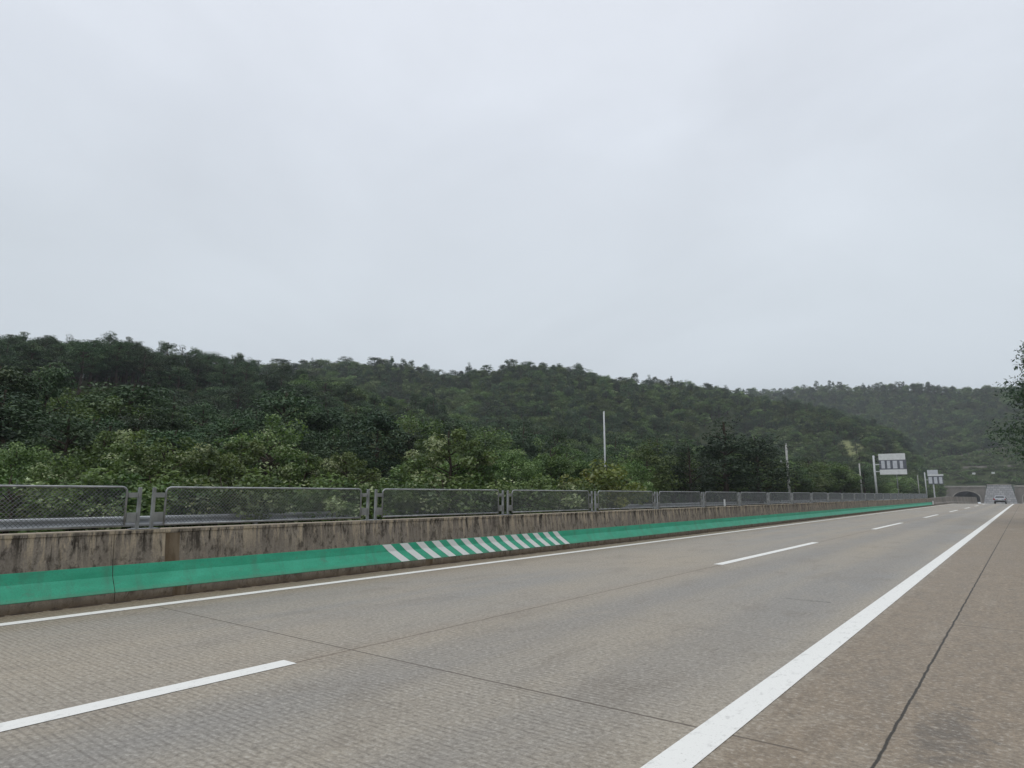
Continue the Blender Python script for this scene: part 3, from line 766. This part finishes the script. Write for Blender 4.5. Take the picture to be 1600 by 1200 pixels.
def trunk_mb(h, r, tips, seed, pine=False, lean=(0, 0)):
    rs = random.Random(seed); mb = MB(); n = 6
    pts = [(lean[0] * k / n + (rs.uniform(-.12, .12) if 0 < k else 0), lean[1] * k / n + (rs.uniform(-.12, .12) if 0 < k else 0), -.4 + (h * .93 + .4) * k / n) for k in range(n + 1)]
    mb.tube(pts, [r * (1 - .82 * k / n) for k in range(n + 1)], 7)
    sel = tips if len(tips) < 26 else rs.sample(list(tips), 26)
    for t in sel:
        if pine: o, e_ = t
        else:
            e_ = t; zz = max(.12 * h, min(.8 * h, t[2] - .45 * math.hypot(t[0], t[1]))); o = (lean[0] * zz / h, lean[1] * zz / h, zz)
        mid = [(o[i] * .5 + e_[i] * .5) + (.06 * h * .1 if i == 2 else 0) for i in range(3)]
        mb.tube([o, mid, e_], [r * .3, r * .2, r * .06], 5, cap=False)
    return mb

PROTO = {}
def tree_proto(key, kind, name, h, mat, seed, **kw):
    lean = kw.pop('lean', (0, 0))
    if kind == 'pine': (V, F_, T), tips = pine_crown(h, seed=seed, lean=lean, **kw)
    else: (V, F_, T), tips = broad_crown(h, seed=seed, **kw)
    tr = trunk_mb(h, .022 * h + .02, tips, seed, kind == 'pine', lean)
    crown = fast_mesh('crown', V, F_, [M[mat]], T)
    root = bpy.data.objects.new(name, None); c = bpy.data.objects.new('crown', crown); c.parent = root
    me = bpy.data.meshes.new('trunk'); me.from_pydata(tr.v, [], tr.f); me.materials.append(M['wood'])
    t = bpy.data.objects.new('trunk', me); t.parent = root
    PROTO[key] = (root, c, t, h)
def plant(key, x, y, s=1.0, rz=None, label=None, cat='tree', group=None, z=None, sz=None):
    root, c, t, h = PROTO[key]
    o = root.copy(); COL.objects.link(o)
    o.location = (x, y, (float(height(x, y)) if z is None else z) - .15); o.rotation_euler = (0, 0, rnd.uniform(0, 6.28) if rz is None else rz)
    o.scale = (s, s, sz or s)
    for p in (c, t):
        q = p.copy(); COL.objects.link(q); q.parent = o
    return tag(o, label, cat, group)

for i in range(4):
    tree_proto(f'pine{i}', 'broad', 'pine_tree', 10.0, 'needle', 100 + i, rad=(2.9, 2.5, 3.2, 2.7)[i], low=(3.4, 2.6, 4.0, 3.0)[i], n_clump=(46, 50, 40, 52)[i], per=120, size=.25, clumpr=.36, taper=(.35, .55, .15, .5)[i], flat=.48, aspect=.4, pale=.05)
tree_proto('pine4', 'broad', 'pine_tree', 10.0, 'needle', 104, rad=2.3, low=1.6, n_clump=64, per=110, size=.24, clumpr=.3, taper=.8, flat=.55, aspect=.4, pale=.03)
for i in range(4):
    tree_proto(f'dark{i}', 'broad', 'conifer_tree', 10.0, 'needle_d', 140 + i, rad=(3.2, 2.8, 3.4, 2.9)[i], low=(.8, 1.0, 1.2, .9)[i], n_clump=(74, 70, 76, 66)[i], per=115, size=.25, clumpr=.33, taper=(.62, .72, .45, .66)[i], flat=.55, aspect=.4, pale=.03)
tree_proto('edge0', 'pine', 'pine_tree', 10.0, 'needle_d', 170, rad=3.6, low=2.1, whorls=20, per=200, size=.17, conical=.45)
for i in range(5):
    tree_proto(f'broad{i}', 'broad', 'broadleaf_tree', 8.0, 'leaf', 200 + i, rad=(2.9, 2.5, 3.2, 2.7, 2.4)[i], low=(1.6, 1.2, 1.8, 1.0, 1.5)[i], n_clump=(66, 58, 70, 62, 56)[i], per=140, size=.215)
for i in range(4):
    tree_proto(f'pale{i}', 'broad', 'broadleaf_tree', 5.5, 'leaf_p', 260 + i, rad=(2.1, 1.8, 2.4, 2.0)[i], low=.5, n_clump=(60, 50, 66, 56)[i], per=120, size=.165, clumpr=.26, pale=.15)
for i in range(2):
    tree_proto(f'bush{i}', 'broad', 'shrub', 2.2, 'leaf_p', 290 + i, rad=1.5, low=.15, n_clump=36, per=110, size=.13, clumpr=.33)
tree_proto('yellow0', 'broad', 'shrub', 3.0, 'leaf_y', 300, rad=1.7, low=.3, n_clump=40, per=70, size=.2, clumpr=.3)

# ---- trees that can be told apart in the photograph
def plant_px(key, u, v_top, D, label, cat='tree', wide=1.0, group=None, rz=None):
    p = at_dist(u, v_top, D); g_ = float(height(p[0], p[1])); h = PROTO[key][3]
    s = max(.25, (p[2] - g_ + .15) / h)
    TAKEN.append((p[0], p[1], 2.2 * s * wide))
    return plant(key, p[0], p[1], s * wide, rz, label, cat, group, sz=s)
TAKEN = []
plant_px('dark1', 1130, 648, 68, 'very dark conifer below and right of the hill centre, tallest behind the fence there', wide=1.5)
plant_px('dark0', 1180, 672, 72, 'dark conifer close to the grey utility pole with the arm', wide=1.5)
plant_px('dark2', 1075, 685, 62, 'dark rounded conifer left of the tallest dark conifer', wide=1.3)
plant_px('broad1', 1010, 690, 52, 'mid green broadleaf tree right of the tall white pole', wide=1.2)
plant_px('broad3', 985, 712, 48, 'low green broadleaf tree just right of the tall white pole')
plant_px('yellow0', 945, 722, 41, 'yellow green flowering shrub at the foot of the tall white pole', 'shrub', wide=1.1)
plant_px('yellow0', 918, 736, 40, 'small yellow green shrub left of the tall white pole', 'shrub')
plant_px('pale0', 705, 662, 31, 'pale leaved slender tree above the striped part of the wall', wide=1.05)
plant_px('pale1', 745, 689, 32, 'pale green tree right of the slender pale leaved one')
plant_px('dark3', 592, 632, 48, 'dark conifer above the fence gap left of the white stripes', wide=1.3)
plant_px('dark0', 640, 665, 50, 'dark conifer just right of the one above the fence gap', wide=1.2)
plant_px('dark1', 545, 665, 52, 'dark conifer left of the one above the fence gap', wide=1.2)
plant_px('pale2', 262, 674, 29, 'pale blossoming tree above the post pair with the brown patch', wide=1.1)
plant_px('pale3', 165, 662, 32, 'pale tipped tree rising above the left fence panel', wide=.9)
plant_px('pale0', 215, 684, 29, 'pale leaved tree between two pale trees over the left fence panels')
plant_px('pale2', 425, 652, 33, 'tall pale leaved tree above the middle of the second long fence panel', wide=.95)
plant_px('pale1', 380, 674, 30, 'pale green tree left of the tall pale leaved one')
plant_px('pale3', 330, 689, 28, 'low pale green tree over the left end of the second long panel')
plant_px('pale0', 545, 699, 30, 'pale green tree just left of the fence gap before the stripes')
plant_px('pale1', 480, 696, 30, 'rounded pale green tree over the second long panel, right part')
plant_px('broad0', 30, 690, 29, 'green broadleaf tree at the left picture edge above the fence')
plant_px('pale2', 95, 706, 27, 'low pale green tree above the left fence panel')
plant_px('broad2', 800, 700, 40, 'green broadleaf tree above the third fence gap')
plant_px('broad4', 860, 690, 44, 'green broadleaf tree left of the tall white pole')
for k, (u, v) in enumerate(((20, 735), (70, 742), (130, 738), (190, 733), (235, 735), (290, 737), (345, 738), (405, 735), (455, 741), (520, 742), (560, 745), (615, 748), (690, 738), (730, 745), (775, 745), (830, 742), (880, 745))):
    plant_px(f'bush{k % 2}', u, v, 25.6 + (k % 3) * .8 + max(0, u - 300) * .009, 'low pale green shrub in the row just behind the fence panels', 'shrub', 1.2, 'shrubs just behind the fence')
# right side of the road
def right_tree(x, y, key, h, label, wide=1.0):
    s = h / PROTO[key][3]; TAKEN.append((x, y, 3)); plant(key, x, y, s * wide, None, label, 'tree', None, sz=s)
right_tree(3.5, 44, 'edge0', 11.6, 'dark pine with drooping boughs at the right picture edge', 1.0)
right_tree(3.75, 49, 'dark2', 9.6, 'dark conifer behind the pine at the right picture edge', 1.05)
right_tree(3.6, 80, 'dark3', 8, 'dark conifer further up the right verge, behind the edge pine', 1.1)
right_tree(4.2, 120, 'broad1', 9, 'green broadleaf tree far up the right verge', 1.1)
right_tree(7.5, 24, 'pine2', 9, 'pine on the right bank outside the picture edge')
right_tree(9.5, 180, 'broad3', 10, 'broadleaf tree on the right verge near the tunnel')

# ---- the rest of the wood
def in_view(x, y, m=5):
    az = math.degrees(math.atan2(x, y)); return -38.2 - 38.6 - m < az < -38.2 + 38.3 + m
pts = []
def scatter(x0, x1, y0, y1, step, keep):
    for X in np.arange(x0, x1, step):
        for Y in np.arange(y0, y1, step):
            x = X + rnd.uniform(-.45, .45) * step; y = Y + rnd.uniform(-.45, .45) * step
            if in_view(x, y) and keep(x, y): pts.append((x, y))
def free(x, y):
    ld = left_dx(y) if y < Y_T else -40
    if y < Y_T + 3 and x - ld > -26: return False
    if y >= Y_T + 3 and (y < Y_T + 50 and -45 < x < 25): return False
    if (x - PATCH[0]) ** 2 + (y - PATCH[1]) ** 2 < 62: return False
    for (a, b_, r) in TAKEN:
        if (x - a) ** 2 + (y - b_) ** 2 < (r * .75) ** 2: return False
    # keep low planting in front of the named trees
    return True
scatter(-150, -24, -10, 150, 3.9, lambda x, y: free(x, y) and math.hypot(x, y) < 150)
scatter(-420, -20, 0, 480, 4.2, lambda x, y: free(x, y) and 150 <= math.hypot(x, y) < 430)
scatter(-600, 120, 250, 900, 5.4, lambda x, y: free(x, y) and 430 <= math.hypot(x, y) < 900)
pts.sort(key=lambda p: math.hypot(*p))

def kind_at(x, y):
    D = math.hypot(x, y); az = math.degrees(math.atan2(x, y))
    u = 800 + 1020 * math.tan(R(az + 38.2)) if -76 < az + 38.2 < 76 else 0
    n = .5 + .5 * math.sin(x * .05 + 2) * math.cos(y * .043 + x * .013); n = min(1, max(0, (n - .5) * 1.7 + .5 + .2 * math.sin(x * .17 + y * .13)))
    pp = 1.15 if u < 580 and D < 230 else .33
    if D > 420: pp = .38
    if -x < 34 and D < 400: pp = .38 if D < 90 else .16
    r = rnd.random()
    if r < pp * (.35 + 1.2 * n): return f'dark{rnd.randrange(4)}' if rnd.random() < .35 else f'pine{rnd.randrange(5)}'
    if D > 230 and rnd.random() < (.55 if n < .45 else .12): return f'pale{rnd.randrange(4)}'
    if -x < 36 and D < 90 and rnd.random() < .5: return f'pale{rnd.randrange(4)}'
    return f'broad{rnd.randrange(5)}'
LAB = {'pine': ('dark green pine among the close grown trees on the wooded slope', 'pines on the slope behind the fence'),
       'dark': ('very dark bushy conifer among the close grown trees on the wooded slope', 'dark conifers on the slope behind the fence'),
       'broa': ('mid green broadleaf tree among the close grown trees on the slope', 'broadleaf trees on the slope behind the fence'),
       'pale': ('light green small tree in the thicket behind the fence', 'light green trees behind the fence')}
N_IND = 480
far = []
for i, (x, y) in enumerate(pts):
    k = kind_at(x, y); D = math.hypot(x, y)
    em = D > 45 and -x > 34 and rnd.random() < .13
    hgt = {'pine': 7.8, 'dark': 7.0, 'broa': 6.6, 'pale': 5.4}[k[:4]] * rnd.uniform(.75, 1.25)
    if -x < 34 and D < 70: hgt = min(hgt, rnd.uniform(2.4, 5.2) if D < 50 else rnd.uniform(3.0, 6.4))
    elif -x < 42 and D < 90: hgt *= .75
    if em: k = ('pine0', 'pine1', 'pine3', 'pine4', 'dark1')[rnd.randrange(5)]; hgt = rnd.uniform(8.5, 11.0) if D > 110 else rnd.uniform(7.5, 9.0)
    s = hgt / PROTO[k][3]; wd = rnd.uniform(.75, 1.0) if em else rnd.uniform(1.15, 1.6)
    if i < N_IND:
        plant(k, x, y, s * wd, None, LAB[k[:4]][0], 'tree', LAB[k[:4]][1], sz=s)
    else:
        far.append((x, y, k, s * wd, s))
print('trees', len(pts))

for X in np.arange(-62, 40, 3.4):
    for Y in np.arange(Y_T + 9, Y_T + 48, 3.6):
        x, y = X + rnd.uniform(-1.5, 1.5), Y + rnd.uniform(-1.5, 1.5)
        if rnd.random() < .9: far.append((x, y, f'bush{rnd.randrange(2)}', rnd.uniform(.8, 1.7), rnd.uniform(.6, 1.5)))
# far wood: one mass
PK = [k for k in PROTO if k[:4] in ('pine', 'dark', 'broa', 'pale', 'bush')]
pc = bpy.data.collections.new('wood_kinds')
order = sorted(PK)
for i, k in enumerate(order):
    root, c, t, h = PROTO[k]
    a, b_ = c.data, t.data
    va = np.empty(len(a.vertices) * 3, np.float32); a.vertices.foreach_get('co', va)
    tt = np.empty(len(a.vertices), np.float32); a.attributes['tint'].data.foreach_get('value', tt)
    # quads only for the trunk too (caps dropped)
    tf = [f.vertices[:] for f in b_.polygons if len(f.vertices) == 4]
    V = np.concatenate([va.reshape(-1, 3), np.array([v.co[:] for v in b_.vertices])])
    Fq = np.concatenate([np.arange(len(a.vertices)).reshape(-1, 4), np.array(tf) + len(a.vertices)])
    me = fast_mesh('tree', V, Fq, [a.materials[0], M['wood']], np.concatenate([tt, np.zeros(len(b_.vertices))]), np.concatenate([np.zeros(len(a.vertices) // 4), np.ones(len(tf))]))
    pc.objects.link(bpy.data.objects.new(f'kind_{i:02d}', me))
me = bpy.data.meshes.new('forest')
me.from_pydata([(x, y, float(z) - .3) for (x, y, *_), z in zip(far, height([p[0] for p in far], [p[1] for p in far]))], [], [])
for nm, ty, vals in (('idx', 'INT', [order.index(p[2]) for p in far]), ('rz', 'FLOAT', [rnd.uniform(0, 6.28) for _ in far]), ('sxy', 'FLOAT', [p[3] for p in far]), ('sz', 'FLOAT', [p[4] for p in far])):
    a = me.attributes.new(nm, ty, 'POINT'); a.data.foreach_set('value', vals)
fo = bpy.data.objects.new('forest', me); COL.objects.link(fo)
tag(fo, 'dense green wood of pines and broadleaf trees covering the far hills', 'forest', kind='stuff')
ng = bpy.data.node_groups.new('forest', 'GeometryNodeTree')
ng.interface.new_socket('Geometry', in_out='INPUT', socket_type='NodeSocketGeometry'); ng.interface.new_socket('Geometry', in_out='OUTPUT', socket_type='NodeSocketGeometry')
G = ng.nodes; gi = G.new('NodeGroupInput'); go = G.new('NodeGroupOutput'); ip = G.new('GeometryNodeInstanceOnPoints'); ci = G.new('GeometryNodeCollectionInfo')
ci.inputs['Collection'].default_value = pc; ci.inputs['Separate Children'].default_value = True; ci.inputs['Reset Children'].default_value = True
def gattr(nm, ty):
    n = G.new('GeometryNodeInputNamedAttribute'); n.data_type = ty; n.inputs[0].default_value = nm
    return n.outputs[0]
cr = G.new('ShaderNodeCombineXYZ'); ng.links.new(gattr('rz', 'FLOAT'), cr.inputs[2])
cs = G.new('ShaderNodeCombineXYZ'); sx = gattr('sxy', 'FLOAT'); ng.links.new(sx, cs.inputs[0]); ng.links.new(sx, cs.inputs[1]); ng.links.new(gattr('sz', 'FLOAT'), cs.inputs[2])
ng.links.new(gi.outputs[0], ip.inputs['Points']); ng.links.new(ci.outputs[0], ip.inputs['Instance']); ip.inputs['Pick Instance'].default_value = True
ng.links.new(gattr('idx', 'INT'), ip.inputs['Instance Index'])
er = G.new('FunctionNodeEulerToRotation'); ng.links.new(cr.outputs[0], er.inputs[0]); ng.links.new(er.outputs[0], ip.inputs['Rotation'])
ng.links.new(cs.outputs[0], ip.inputs['Scale']); ng.links.new(ip.outputs[0], go.inputs[0])
md = fo.modifiers.new('wood', 'NODES'); md.node_group = ng

# ------------------------------------------------------------------ damp air
HAZE = 0.0003
if HAZE:
    hz = MB().box(-1400, 800, -300, 1600, -6, 190).build('haze', None)
    m = bpy.data.materials.new('haze'); m.use_nodes = True; m.node_tree.nodes.clear()
    o_ = m.node_tree.nodes.new('ShaderNodeOutputMaterial'); v = m.node_tree.nodes.new('ShaderNodeVolumePrincipled')
    v.inputs['Color'].default_value = (.82, .88, .94, 1); v.inputs['Density'].default_value = HAZE
    m.node_tree.links.new(v.outputs[0], o_.inputs['Volume'])
    hz.data.materials.append(m); tag(hz, 'thin grey damp air over the whole valley', 'haze', kind='stuff')
